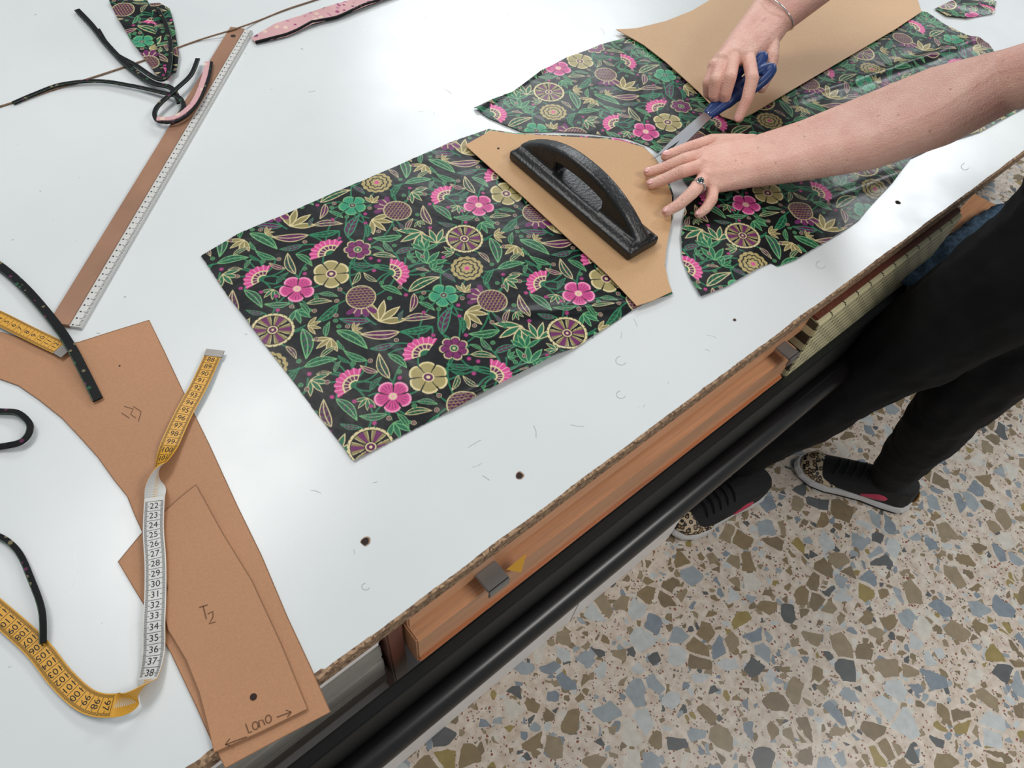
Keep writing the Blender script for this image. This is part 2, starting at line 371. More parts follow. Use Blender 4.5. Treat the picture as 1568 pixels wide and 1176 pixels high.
BA=np.array([[B[0],A[0]],[B[1],A[1]]]); BAi=np.linalg.inv(BA)
def free(c,rad,gap):
    O=np.array([o for o,_ in occ]); Rr=np.array([r for _,r in occ])
    s=(BAi@(c-O).T); s-=np.round(s); q=BA@s
    return (np.hypot(q[0],q[1])-Rr-rad).min()>gap
leaves=[]
for size,trial,cap in ((.023,1500,7),(.019,2500,12),(.0150,3500,15),(.0115,4500,20),(.0085,4000,12),(.0030,2500,60)):
    n_=0
    for _ in range(trial):
        if n_>=cap: break
        s=rng.random(2); c=s[0]*B+s[1]*A; ang=rng.random()*6.283
        ax=np.array([math.cos(ang),math.sin(ang)])*size*.6
        rr_=size*.36 if size>.008 else size*1.3
        pts=[c-ax,c,c+ax] if size>.008 else [c]
        if all(free(p,rr_,.0002) for p in pts):
            for p in pts: occ.append((p,rr_))
            leaves.append((c,size,ang)); n_+=1
def _disc(p,r):
    sol=BAi@p
    ci=int(sol[0]*NPX); cj=int(sol[1]*NQX); k=3
    for a_ in range(-k,k+1):
        for b_ in range(-k,k+1):
            if (a_*a_+b_*b_)*RS**2<=r*r: canvas[(cj+b_)%NQX,(ci+a_)%NPX]=GR*1.2
def vine(p0,p1,bend):
    mid=(p0+p1)/2+np.array([-(p1-p0)[1],(p1-p0)[0]])*bend
    for t in np.linspace(0,1,110): _disc((1-t)**2*p0+2*t*(1-t)*mid+t*t*p1,.0010)
for i in range(len(main)):
    c=main[i][0]
    ds=sorted((np.hypot(*(main[j][0]+u*B+w*A-c)),tuple(main[j][0]+u*B+w*A)) for j in range(len(main)) if j!=i for u in (-1,0,1) for w in (-1,0,1))
    vine(np.array(c),np.array(ds[1][1]),.35*(-1)**i); vine(np.array(c),np.array(ds[3][1]),-.3*(-1)**i)
for c,s,ang in leaves:
    if s>.008: 
        p=c-np.array([math.cos(ang),math.sin(ang)])*s; best=min(((np.hypot(*(m0[0]+u*B+w*A-p)),tuple(m0[0]+u*B+w*A)) for m0 in main for u in (-1,0,1) for w in (-1,0,1)))
        if best[0]<.05: vine(p,np.array(best[1]),.3)
for k,(c,s,ang) in enumerate(leaves):
    if s<.005: stamp(c,s,0,dot,[PINK*.8,GR,PUR][k%3],[PUR,LG*.7,CRM*.6][k%3])
    elif k%4==0: stamp(c,s*1.08,ang,tulip,[GR,OLV*.9,GR][k%3],[CRM*.9,CRM,LG][k%3])
    else: stamp(c,s*1.02,ang,leaf,[GR,GR*.7,PUR*.8,GR*.5][k%4],[LG,CRM*.85,LG,GR*1.8][(k//2)%4],[GR*1.7,LG*.5,PUR*1.7][k%3])
for c,r,an,fn,a_ in main: stamp(c,r,an,fn,*a_)
def lookup(x,y,off):
    s=BAi@np.stack([x-off[0],y-off[1]])
    u=(s[0]%1)*NPX-.5; v=(s[1]%1)*NQX-.5
    u0=np.floor(u).astype(int); v0=np.floor(v).astype(int); fu=(u-u0)[:,None]; fv=(v-v0)[:,None]
    g=lambda a,b:canvas[b%NQX,a%NPX]
    return (g(u0,v0)*(1-fu)+g(u0+1,v0)*fu)*(1-fv)+(g(u0,v0+1)*(1-fu)+g(u0+1,v0+1)*fu)*fv
def inside(x,y,poly):
    r=np.zeros(x.shape,bool); n=len(poly)
    for i in range(n):
        x1,y1=poly[i]; x2,y2=poly[(i+1)%n]
        if y1==y2: continue
        c=((y1>y)!=(y2>y))&(x<(x2-x1)*(y-y1)/(y2-y1)+x1); r^=c
    return r
def cloth(name,px,zf,off=W1,rot=0,step=.0007,parent=None,zref=TZ):
    poly=[tuple(bp(x,y,zref))[:2] for x,y in px]
    P=np.array(poly); x0,y0=P.min(0)-.002; x1,y1=P.max(0)+.002
    nx=int((x1-x0)/step)+1; ny=int((y1-y0)/step)+1
    gx,gy=np.meshgrid(x0+np.arange(nx)*step,y0+np.arange(ny)*step)
    fx=gx[:-1,:-1]+step/2; fy=gy[:-1,:-1]+step/2
    ins=inside(fx+.0003*np.sin(fy*60),fy+.0003*np.sin(fx*50),poly)
    jj,ii=np.nonzero(ins); v00=jj*nx+ii
    q=np.stack([v00,v00+1,v00+nx+1,v00+nx],1)
    used,inv=np.unique(q,return_inverse=True); q=inv.reshape(q.shape)
    X=gx.ravel()[used]; Y=gy.ravel()[used]; Z=zf(X,Y)
    me=bpy.data.meshes.new(name); nv=len(X); nf=len(q)
    me.vertices.add(nv); me.vertices.foreach_set('co',np.stack([X,Y,Z],1).ravel())
    me.loops.add(nf*4); me.loops.foreach_set('vertex_index',q.ravel().astype(np.int32))
    me.polygons.add(nf); me.polygons.foreach_set('loop_start',np.arange(0,nf*4,4,dtype=np.int32)); me.polygons.foreach_set('loop_total',np.full(nf,4,dtype=np.int32))
    me.update(calc_edges=True); me.validate()
    ca,sa=math.cos(rot),math.sin(rot)
    dx,dy=X-off[0],Y-off[1]
    col=lookup(W1[0]+dx*ca-dy*sa,W1[1]+dx*sa+dy*ca,W1)
    at=me.color_attributes.new('print','FLOAT_COLOR','POINT')
    at.data.foreach_set('color',np.concatenate([col,np.ones((nv,1))],1).astype(np.float32).ravel())
    me.polygons.foreach_set('use_smooth',np.ones(nf,bool))
    me.materials.append(M_floral)
    return link(bpy.data.objects.new(name,me),parent)
def ridge(x,y,p,q,w,h):
    p=np.array(p)[:2]; q=np.array(q)[:2]; dv=q-p; L_=np.hypot(*dv); dv=dv/L_
    s=(x-p[0])*dv[0]+(y-p[1])*dv[1]; t=-(x-p[0])*dv[1]+(y-p[1])*dv[0]
    return h*np.exp(-(t/w)**2)*np.exp(-(np.clip(np.abs(s-L_/2)-L_/2,0,None)/.02)**2)
def zmain(x,y):
    z=TZ+.0020+.0004*np.sin(x*41+y*23)+.0004*np.sin(x*19-y*57+1)+.0002*np.sin(x*97+y*31)
    z+=ridge(x,y,bp(730,605),bp(850,548),.006,.005)+ridge(x,y,bp(800,480),bp(960,470),.008,.002)+ridge(x,y,bp(560,500),bp(700,640),.01,.0015)+ridge(x,y,bp(860,480),bp(985,462),.006,.002)
    return z
def zup(x,y):
    z=TZ+.0022+.0006*np.sin(x*31+y*43)+.0005*np.sin(x*59-y*37+1)
    z+=ridge(x,y,bp(735,168),bp(825,112),.005,.004)+ridge(x,y,bp(1200,330),bp(1370,270),.010,.003)+ridge(x,y,bp(1120,400),bp(1250,340),.010,.002)+ridge(x,y,bp(1310,130),bp(1500,60),.010,.004)+ridge(x,y,bp(1230,150),bp(1420,90),.008,.003)
    return z
cloth('floral_fabric_panel',[(308,393),(362,362),(520,293),(610,254),(690,220),(748,199),(790,205),(850,208),(905,210),(945,214),(985,226),(1003,243),(1020,270),(1031,300),(1030,335),(1022,362),(1017,400),(1021,432),(1030,452),(1000,461),(968,476),(880,535),(845,550),(740,605),(680,635),(541,707),(450,586),(355,462)],zmain)
cloth('floral_fabric_panel',[(725,167),(745,160),(785,143),(828,112),(870,88),(920,70),(958,60),(1010,58),(1100,60),(1250,40),(1400,18),(1418,20),(1445,38),(1480,55),(1512,68),(1540,110),(1580,160),(1500,203),(1440,222),(1395,243),(1368,278),(1345,303),(1315,338),(1270,368),(1215,400),(1190,409),(1180,404),(1165,410),(1112,440),(1072,456),(1055,425),(1044,398),(1042,365),(1047,330),(1053,303),(1056,292),(1040,268),(1022,240),(1008,236),(995,226),(960,213),(905,206),(850,203),(800,204),(770,192),(748,182)],zup,off=np.array(bp(1136,363))[:2])
cloth('floral_fabric_scrap',[(168,5),(190,-6),(222,-4),(236,18),(246,60),(255,100),(262,125),(240,118),(222,92),(200,62),(182,32)],lambda x,y:TZ+.0035+.0015*np.sin(x*90+y*70),rot=1.1)
cloth('floral_fabric_scrap',[(232,12),(246,10),(262,20),(270,50),(276,90),(272,118),(258,124),(246,96),(240,55)],lambda x,y:TZ+.0068+.001*np.sin(x*90+y*70),rot=2.4)
cloth('floral_fabric_scrap',[(1430,15),(1460,2),(1500,-5),(1525,5),(1520,22),(1480,30),(1448,27)],lambda x,y:TZ+.003+.001*np.sin(x*90+y*70),rot=2.1)

# ------------------------------------------------------------ floor
meshobj('floor',[(-2.5,-2.5,0),(4.5,-2.5,0),(4.5,3.2,0),(-2.5,3.2,0)],[(0,1,2,3)],M_terr)
# ------------------------------------------------------------ cutting table
tb=empty('cutting_table')
FY=.198
box('table_top',-1.1,2.6,FY,1.95,TZ-.018,TZ,M_table,tb,.0008)
box('chipboard_edge',-1.1,2.6,FY-.002,FY+.001,TZ-.019,TZ-.0005,M_chip,tb,0)
V=[];Fc=[]; n=1400
for i in range(n+1):
    x=-1.1+3.7*i/n; w=.0010+.0020*max(0,noise.noise(Vector((x*16,0,0)))+.2)+.0012*random.random()*max(0,noise.noise(Vector((x*70,3,0)))+.3)
    if 0.02>x>-.3: w+=.0025+.003*max(0,noise.noise(Vector((x*60,7,0))))
    V+= [(x,FY-.002,TZ+.0003),(x,FY+w,TZ+.0003)]
for i in range(n): Fc.append((2*i,2*i+2,2*i+3,2*i+1))
meshobj('worn_lip',V,Fc,M_chip,tb)
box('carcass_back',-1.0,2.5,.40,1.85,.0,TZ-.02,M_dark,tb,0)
box('plinth',-1.0,.748,.197,.40,0,.40,M_white,tb)
box('plinth_joint',.462,.4635,.1962,.1972,0,.40,M_grey,tb,0)
box('divider_post',.085,.105,.205,.40,.40,TZ-.02,M_darkwood,tb)
box('drawer_rail_upper',.108,.78,.200,.24,.688,.730,M_orange2,tb)
box('drawer_front',.108,.745,.186,.235,.596,.678,M_orange2,tb)
box('drawer_front_moulding',.108,.745,.182,.188,.612,.617,M_orange,tb)
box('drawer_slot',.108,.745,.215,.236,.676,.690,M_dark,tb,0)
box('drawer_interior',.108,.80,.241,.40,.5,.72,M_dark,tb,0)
box('grey_drawer_stack',-.25,.08,.225,.40,.50,.71,M_grey,tb)
for k in range(4): box('grey_drawer_lip_%d'%k,-.25,.08,.212,.226,.51+k*.05,.548+k*.05,M_white if k==3 else M_grey,tb)
def clip(x,w_=.028):
    box('metal_clip_plate',x,x+w_,.176,.200,.696,.699,M_galv,tb,.001)
    box('metal_clip_face',x,x+w_,.174,.177,.684,.699,M_galv,tb,.001)
clip(.192); clip(.70,.022)
meshobj('paper_corner',[(.222,.184,.70),(.250,.184,.703),(.238,.176,.682)],[(0,1,2)],M_yellow,tb)
box('rail_flat_bar',-1.0,2.4,.172,.187,.500,.592,M_blackflat,tb)
tube('rail_tube',[(-1.0,.160,.492),(2.4,.160,.492)],.020,M_tubeblk,tb,res=6)
for x in (-.6,.2,1.9): box('rail_bracket_%.0f'%(x*10+20),x,x+.03,.172,.25,.47,.50,M_blackflat,tb)
m,nt,b=newmat('printed_lattice_paper'); L=nt.links; M_lat=m
tc=N(nt,'ShaderNodeTexCoord'); br=N(nt,'ShaderNodeTexBrick'); br.inputs['Scale'].default_value=16; br.inputs['Color1'].default_value=rgba((212,204,162)); br.inputs['Color2'].default_value=rgba((200,192,154)); br.inputs['Mortar'].default_value=rgba((64,60,46)); br.inputs['Mortar Size'].default_value=.02
mp=N(nt,'ShaderNodeMapping'); mp.inputs['Rotation'].default_value=(math.pi/2,0,0); L.new(tc.outputs['Object'],mp.inputs[0]); L.new(mp.outputs[0],br.inputs['Vector']); L.new(br.outputs[0],b.inputs['Base Color'])
box('woven_drawer_front',.765,1.14,.184,.235,.585,.716,M_lat,tb)
box('woven_drawer_rim',.765,1.14,.190,.240,.716,.722,M_darkwood,tb)
sh=empty('wooden_shelf')
P=[bp(x,y,.60) for x,y in [(1392,470),(1532,318),(1492,296),(1392,405)]]
V=[(p.x,p.y,z) for z in (.582,.60) for p in P]
meshobj('shelf_board',V,[(3,2,1,0),(4,5,6,7),(0,1,5,4),(1,2,6,5),(2,3,7,6),(3,0,4,7)],M_orange2,sh)
def hole(x,y,r=.0045):
    c=bp(x,y); 
    for nm,rr_,z,mm in (('hole_rim',r*1.3,.0004,M_holerim),('hole',r,.0007,M_hole)):
        ox=-.0006 if nm=='hole' else 0
        pts=[(c.x+ox+rr_*(1+.12*math.sin(3*t+x))*math.cos(t),c.y+rr_*(1+.1*math.cos(2*t+y))*math.sin(t),TZ+z) for t in np.linspace(0,2*math.pi,18)[:-1]]
        meshobj(nm,pts,[tuple(range(17))],mm,tb)
hole(560,829,.0038); hole(796,728,.0036); hole(1375,310,.003); hole(1125,490,.0018)
def stroke(name,pts,w,m,parent,z):
    P=[bp(x,y,z) for x,y in pts]; V=[];Fc=[]
    for i,p in enumerate(P):
        a_=P[max(i-1,0)]; c_=P[min(i+1,len(P)-1)]; t=(c_-a_).normalized(); nn=Vector((-t.y,t.x,0))*w/2
        V+=[p+nn,p-nn]
    for i in range(len(P)-1): Fc.append((2*i,2*i+1,2*i+3,2*i+2))
    return meshobj(name,V,Fc,m,parent)
for (cx,cy,r) in [(951,552,8),(951,604,7),(1257,405,7),(1478,255,6),(560,898,6)]:
    stroke('round_mark',[(cx+r*math.cos(t),cy+r*.85*math.sin(t)) for t in np.linspace(.3,4.6,14)],.0006,M_scratch,tb,TZ+.0003)
random.seed(11)
for i in range(80):
    x=random.uniform(400,1300); y=random.uniform(0,1000)
    p=bp(x,y)
    if p.y<.22: continue
    a_=random.uniform(0,6.28); l_=random.uniform(3,26)
    stroke('scratch',[(x,y),(x+l_*.5*math.cos(a_)+1,y+l_*.5*math.sin(a_)),(x+l_*math.cos(a_+.1),y+l_*math.sin(a_+.1))],random.choice([.0003,.0004,.0006]),random.choice([M_scratch,M_scratch,M_pencil]) if l_<7 else M_scratch,tb,TZ+.0003)

# ------------------------------------------------------------ card patterns
ps=[(-60,500),(0,508),(40,520),(95,528),(120,524),(170,508),(228,490),(250,535),(282,603),(320,680),(362,772),(400,850),(440,945),(475,1020),(506,1090),(430,1130),(345,1176),(332,1150),(322,1130),(300,1080),(262,1000),(235,950),(205,900),(181,860),(218,815),(207,790),(195,760),(175,735),(150,700),(125,672),(95,640),(60,612),(28,590),(0,580),(-60,560)]
p1=sheet('cardboard_sewing_pattern',ps,TZ+.0015,.0012,M_card1)
ps2=[(300,742),(340,815),(385,888),(430,985),(471,1085),(400,1120),(328,1152),(318,1110),(305,1060),(285,1010),(258,965),(252,940),(257,900),(250,860),(245,820),(250,785),(275,762)]
p2=sheet('cardboard_sewing_pattern',ps2,TZ+.0042,.0014,M_card1)
p3=sheet('cardboard_sewing_pattern',[(712,222),(752,200),(790,205),(850,208),(905,211),(950,215),(985,225),(1003,241),(1018,268),(1029,300),(1028,340),(1021,375),(1018,405),(1023,430),(1029,446),(1000,460),(975,468),(930,420),(870,365),(800,300)],TZ+.0068,.0012,M_card3)
p4=sheet('cardboard_sewing_pattern',[(944,45),(975,43),(1020,32),(1060,16),(1090,-2),(1130,-30),(1385,-30),(1405,-2),(1411,18),(1370,45),(1280,98),(1200,145),(1155,172),(1128,185),(1105,178),(1070,140),(1020,95),(985,68)],TZ+.0065,.0012,M_card2)
stroke('cut_edge_shade',ps2+[ps2[0]],.0007,M_cardedge,p2,TZ+.0044); stroke('cut_edge_shade',ps+[ps[0]],.0007,M_cardedge,p1,TZ+.0017)  # dark outlines drawn along the cut edges in place of thickness and shadow
hz=TZ+.0046
stroke('pencil_T_bar',[(305,930),(318,926)],.0009,M_pencil,p2,hz); stroke('pencil_T_stem',[(311,928),(316,948)],.0009,M_pencil,p2,hz)
stroke('pencil_2',[(318,940),(326,936),(326,945),(320,955),(330,952)],.0009,M_pencil,p2,hz)
stroke('pencil_arrow_left',[(378,1128),(345,1140),(352,1131)],.0009,M_pencil,p2,hz); stroke('pencil_arrow_left_b',[(345,1140),(356,1142)],.0009,M_pencil,p2,hz)
stroke('pencil_l',[(376,1108),(381,1122),(386,1120)],.0009,M_pencil,p2,hz)
for cx in (391,411): stroke('pencil_o',[(cx+4.5*math.cos(t),(1111 if cx<400 else 1101)+6*math.sin(t)) for t in np.linspace(0,6.4,14)],.0009,M_pencil,p2,hz)
stroke('pencil_n',[(398,1114),(396,1104),(402,1102),(406,1110)],.0009,M_pencil,p2,hz)
stroke('pencil_arrow_right',[(424,1098),(446,1090),(438,1087)],.0009,M_pencil,p2,hz); stroke('pencil_arrow_right_b',[(446,1090),(440,1098)],.0009,M_pencil,p2,hz)
stroke('pencil_T42',[(186,632),(198,640)],.0007,M_pencil,p1,TZ+.0019); stroke('pencil_T42b',[(190,622),(204,626),(200,634),(208,640)],.0007,M_pencil,p1,TZ+.0019); stroke('pencil_T42c',[(204,622),(216,630),(212,645)],.0007,M_pencil,p1,TZ+.0019)
for (x,y,z,r,pp_) in [(388,1067,TZ+.0046,.0030,p2),(763,227,TZ+.0072,.0018,p3),(183,560,TZ+.002,.001,p1)]:
    c=bp(x,y,z); meshobj('punched_hole',[(c.x+r*math.cos(t),c.y+r*math.sin(t),z) for t in np.linspace(0,2*math.pi,16)[:-1]],[tuple(range(15))],M_hole,pp_)

# ------------------------------------------------------------ ruler
rl=empty('wooden_ruler')
m=mat('ruler_wood',(146,106,80),.5,var=.2,scale=14)
a0=bp(102,502); a1=bp(371,49); dv=(a1-a0); RL=dv.length; e1=dv.normalized(); e2=Vector((e1.y,-e1.x,0))
hw=(bp(118,515)-bp(85,487)).dot(e2)/2; hw=max(.018,min(abs(hw),.026))
def rb(name,u0,u1,v0,v1,z0,z1,m):
    P=[a0+e1*u+e2*v for u,v in ((u0,v0),(u1,v0),(u1,v1),(u0,v1))]
    V=[(p.x,p.y,z) for z in (z0,z1) for p in P]
    return meshobj(name,V,[(3,2,1,0),(4,5,6,7),(0,1,5,4),(1,2,6,5),(2,3,7,6),(3,0,4,7)],m,rl)
rb('wood_body',0,RL,-hw,hw*.28,TZ+.0003,TZ+.0065,m)
rb('scale_strip',0,RL,hw*.28,hw,TZ+.0003,TZ+.0050,M_whitetape)
V=[];Fc=[]
for k in range(int(RL/.002)):
    l_=.0065 if k%5==0 else .0035
    u=.002+k*.002; P=[a0+e1*(u+s)+e2*v for s,v in ((-.00025,hw-.0004),(.00025,hw-.0004),(.00025,hw-l_),(-.00025,hw-l_))]
    o=len(V); V+=[(p.x,p.y,TZ+.0053) for p in P]; Fc.append((o,o+1,o+2,o+3))
    if k%5==0:
        P=[a0+e1*(u+s)+e2*v for s,v in ((-.0009,hw-.0105),(.0009,hw-.0105),(.0009,hw-.0085),(-.0009,hw-.0085))]
        o=len(V); V+=[(p.x,p.y,TZ+.0053) for p in P]; Fc.append((o,o+1,o+2,o+3))
meshobj('graduations',V,Fc,M_ink,rl)
c=a0+e1*(RL-.025)-e2*hw*.3
meshobj('hanging_hole',[(c.x+.004*math.cos(t),c.y+.004*math.sin(t),TZ+.0068) for t in np.linspace(0,6.283,16)[:-1]],[tuple(range(15))],M_hole,rl)

# ------------------------------------------------------------ ribbons
class Rib:
    def __init__(s,pts,w,tw=None,sub=12):
        s.P=catmull(pts,sub); n=len(s.P)
        k=np.linspace(0,len(pts)-1,n)
        s.w=np.interp(k,range(len(pts)),w if hasattr(w,'__len__') else [w]*len(pts))
        s.t=np.interp(k,range(len(pts)),tw if tw else [0]*len(pts))
        s.s=[0]
        for i in range(1,n): s.s.append(s.s[-1]+(s.P[i]-s.P[i-1]).length)
        s.L=s.s[-1]
        s.T=[(s.P[min(i+1,n-1)]-s.P[max(i-1,0)]).normalized() for i in range(n)]
        s.Lt=[];s.Nn=[]
        for i in range(n):
            la=s.T[i].cross(Vector((0,0,1))).normalized(); up=la.cross(s.T[i])
            q=Matrix.Rotation(math.radians(s.t[i]),3,s.T[i]); s.Lt.append(q@la); s.Nn.append(q@up)
    def at(s,u,v,o):
        u=min(max(u,0),s.L*.9999); i=int(np.searchsorted(s.s,u,side='right'))-1; i=max(0,min(i,len(s.P)-2)); f=(u-s.s[i])/(s.s[i+1]-s.s[i])
        return s.P[i].lerp(s.P[i+1],f)+s.Lt[i].lerp(s.Lt[i+1],f)*v+s.Nn[i].lerp(s.Nn[i+1],f)*o
    def mesh(s,name,m0,m1,th=.0006,parent=None):
        V=[];Fc=[];mi=[]
        for i in range(len(s.P)):
            for v,o in ((-.5,.5),(.5,.5),(.5,-.5),(-.5,-.5)): V.append(s.P[i]+s.Lt[i]*s.w[i]*v+s.Nn[i]*th*o)
        for i in range(len(s.P)-1):
            a_=4*i; b_=a_+4
            for k in range(4): Fc.append((a_+k,b_+k,b_+(k+1)%4,a_+(k+1)%4)); mi.append([0,0,1,0][k])
        Fc.append((0,1,2,3)); Fc.append((b_+3,b_+2,b_+1,b_)); mi+=[0,0]
        return meshobj(name,V,Fc,[m0,m1],parent,midx=mi,smooth=False)
def pz(l): return [bp(x,y,z) for x,y,z in l]
DIG={}
def digit(sv):
    if sv in DIG: return DIG[sv]
    cu=bpy.data.curves.new('t','FONT'); cu.body=sv; cu.size=1; cu.align_x='CENTER'; cu.align_y='CENTER'
    o=bpy.data.objects.new('t',cu); bpy.context.collection.objects.link(o)
    bpy.context.view_layer.update()
    me=bpy.data.meshes.new_from_object(o.evaluated_get(bpy.context.evaluated_depsgraph_get()))
    r=([v.co.copy() for v in me.vertices],[tuple(p.vertices) for p in me.polygons])
    bpy.data.objects.remove(o); bpy.data.meshes.remove(me); DIG[sv]=r; return r
def tape_marks(rib,u0,u1,side,start,stp,parent,name):
    V=[];Fc=[]; off=side*.0005; w=.0175
    k=0; u=u0
    while u<u1:
        for e in (-1,1):
            l_=.0042 if k%5==0 else .0025
            if k%10==0 and e==1: l_=.0175*.98
            pts=[rib.at(u-.0002,e*w/2*.97,off),rib.at(u+.0002,e*w/2*.97,off),rib.at(u+.0002,e*(w/2*.97-l_),off),rib.at(u-.0002,e*(w/2*.97-l_),off)]
            o=len(V); V+=pts; Fc.append((o,o+1,o+2,o+3))
        if k%10==5:
            tv,tf=digit(str(start)); start+=stp; o=len(V)
            for v in tv: V.append(rib.at(u-v.y*.0085,side*(-1)*v.x*.0085,off))
            Fc+= [tuple(i+o for i in f) for f in tf]
        k+=1; u+=.001
    meshobj(name,V,Fc,M_ink,parent)
tp=empty('tape_measure')
z0=TZ+.0025
tw=[0,0,0,0,40,115,180,180,180,180,180,180,200,290,360,360,360,360,360]
pts=pz([(328,540,z0+.002),(306,588,z0+.004),(282,632,z0+.004),(260,680,z0+.005),(246,712,z0+.006),(240,735,z0+.009),(237,762,z0+.008),(235,810,z0+.006),(238,860,z0+.006),(238,910,z0+.005),(236,955,z0+.005),(235,1000,z0+.003),(226,1040,z0+.004),(205,1068,z0+.011),(175,1080,z0+.005),(135,1074,z0+.002),(95,1040,z0+.001),(50,985,z0+.001),(-30,915,z0+.001)])
wd=[.019]*19
rb1=Rib(pts,wd,tw); rb1.mesh('tape_ribbon',M_yellow,M_whitetape,.0007,tp)
def uat(i): return rb1.s[min(i*12,len(rb1.s)-1)]
tape_marks(rb1,.006,uat(4),1,88,1,tp,'numbers_a')
tape_marks(rb1,uat(6)+.004,uat(12)-.002,-1,22,1,tp,'numbers_b')
tape_marks(rb1,uat(14)+.002,rb1.L,1,97,1,tp,'numbers_c')
rb1e=Rib(pz([(330,536,z0+.0025),(326,546,z0+.0025)]),.0205,None,2); rb1e.mesh('metal_tip_end',M_galv,M_galv,.0014,tp)
rb2=Rib(pz([(-40,470,z0+.003),(0,488,z0+.003),(40,508,z0+.003),(75,525,z0+.003),(103,538,z0+.003)]),.018); rb2.mesh('tape_ribbon_start',M_yellow,M_whitetape,.0007,tp)
tape_marks(rb2,.003,rb2.L-.008,1,1,1,tp,'numbers_d')
rb3=Rib(pz([(92,532,z0+.0035),(104,539,z0+.0035)]),.019,None,2); rb3.mesh('metal_tip',M_galv,M_galv,.0012,tp)

def strip(name,l,w,parent=None,mm=M_black_strip,edge=True,th=.002,base=.0025,tw=None):
    g=empty(name) if parent is None else parent
    r=Rib(pz([(x,y,TZ+base+(z if z else 0)) for x,y,z in l]),w,tw); r.mesh('strip',mm,mm,th,g)
    if edge:
        P=[r.at(u,w*.44,th*.5) for u in np.linspace(0,r.L,60)]
        tube('piping',P,.0004,M_greenedge,g,res=1)
    return g
strip('bias_strip',[(-40,385,.001),(0,408,.001),(40,443,.002),(82,492,.004),(108,530,.008),(128,568,.006),(150,612,.002)],.0105)
strip('bias_strip',[(-40,628,0),(0,630,.002),(28,633,.003),(46,652,.005),(35,675,.004),(0,684,.001),(-40,688,0)],.0065)
strip('bias_strip',[(-40,815,0),(0,822,.001),(28,845,.002),(48,888,.004),(64,935,.006),(66,985,.004)],.0055)
g=strip('bias_strip',[(20,158,0),(55,143,.001),(95,129,.002),(150,124,.003),(200,131,.004),(245,141,.006),(275,150,.009),(280,168,.009),(262,186,.007),(240,183,.007),(240,165,.009),(268,138,.011),(292,115,.010),(303,90,.008)],.0065)
strip('bias_strip',[(118,15,.001),(140,38,.002),(162,66,.002),(195,100,.003),(232,126,.005),(262,135,.008),(275,158,.009)],.0085,g)
strip('bias_strip',[(150,45,.001),(172,78,.002),(205,98,.003),(250,122,.009),(262,80,.009),(255,40,.008),(240,12,.007)],.0065,g)
strip('bias_strip',[(240,182,.008),(268,180,.008),(296,158,.009),(312,122,.008),(318,95,.006)],.008,g,mm=M_pinkback,edge=False,base=.004)
strip('bias_strip',[(246,187,.008),(272,185,.008),(301,161,.009),(318,124,.008),(324,95,.006)],.004,g,edge=False,base=.0045)
sp=empty('pink_floral_strip')
r=Rib(pz([(388,62,TZ+.003),(430,46,TZ+.006),(470,30,TZ+.004),(510,18,TZ+.007),(550,4,TZ+.005),(605,-14,TZ+.004)]),[.016,.034,.040,.030,.036,.026],[0,10,-8,10,-6,0]); r.mesh('strip',M_pinkback,M_black_strip,.0008,sp)
tube('piping',[r.at(u,float(np.interp(u,[0,r.L*.25,r.L],[.008,.016,.013])),.001) for u in np.linspace(0,r.L,50)],.0024,M_black_strip,sp)
ro=catmull(pz([(-60,180,TZ+.0015),(0,163,TZ+.0015),(70,141,TZ+.0015),(150,116,TZ+.0015),(230,89,TZ+.0015),(300,63,TZ+.0015),(355,46,TZ+.008),(395,32,TZ+.0015),(440,14,TZ+.0015),(500,-6,TZ+.0015),(560,-30,TZ+.0015)]),12)
tube('twine_cord',ro,.0013,M_cord)

# ------------------------------------------------------------ cast pressing weight with handle
zb=TZ+.0070
c0=bp(779,246,zb);c1=bp(822,221,zb);c2=bp(1006,376,zb);c3=bp(962,400,zb)
eS=(c0+c1)/2; eE=(c2+c3)/2; u1=(eE-eS).normalized(); LL=(eE-eS).length; mid=(eS+eE)/2; u2=Vector((-u1.y,u1.x,0))
hw_=((c0-c1).length+(c2-c3).length)/4
def wl(s,t,z): return mid+u1*s+u2*t+Vector((0,0,zb-mid.z+z))
g=[]
hL=LL/2-.003
g.append([(wl(s*hL,t*(hw_-.003),z),.003) for s in (-1,1) for t in (-1,1) for z in (.003,.012)])
g.append([(wl(s*(hL-.006),t*(hw_-.012),.019),.003) for s in (-1,1) for t in (-1,1)]+[(wl(s*(hL-.003),t*(hw_-.004),.011),.003) for s in (-1,1) for t in (-1,1)])
fL=lambda s: .018+.046*(1-abs(s)**2.3)
ss=np.linspace(-.97,.97,15)
for i in range(14):
    s0,s1=ss[i],ss[i+1]; lo=[]
    for s_ in (s0,s1):
        for t in (-1,1): lo.append((wl(s_*hL,t*.0065,fL(s_)-.004),.0048))
    m_=abs(s0+s1)/2
    if m_>.36:
        for s_ in (s0,s1):
            for t in (-1,1): lo.append((wl(s_*hL,t*.009,.016),.004))
    else:
        for s_ in (s0,s1):
            for t in (-1,1): lo.append((wl(s_*hL,t*.0065,fL(s_)-.018),.0045))
    g.append(lo)
hullobj('black_pressing_weight',g,M_iron,None,.0017,4)

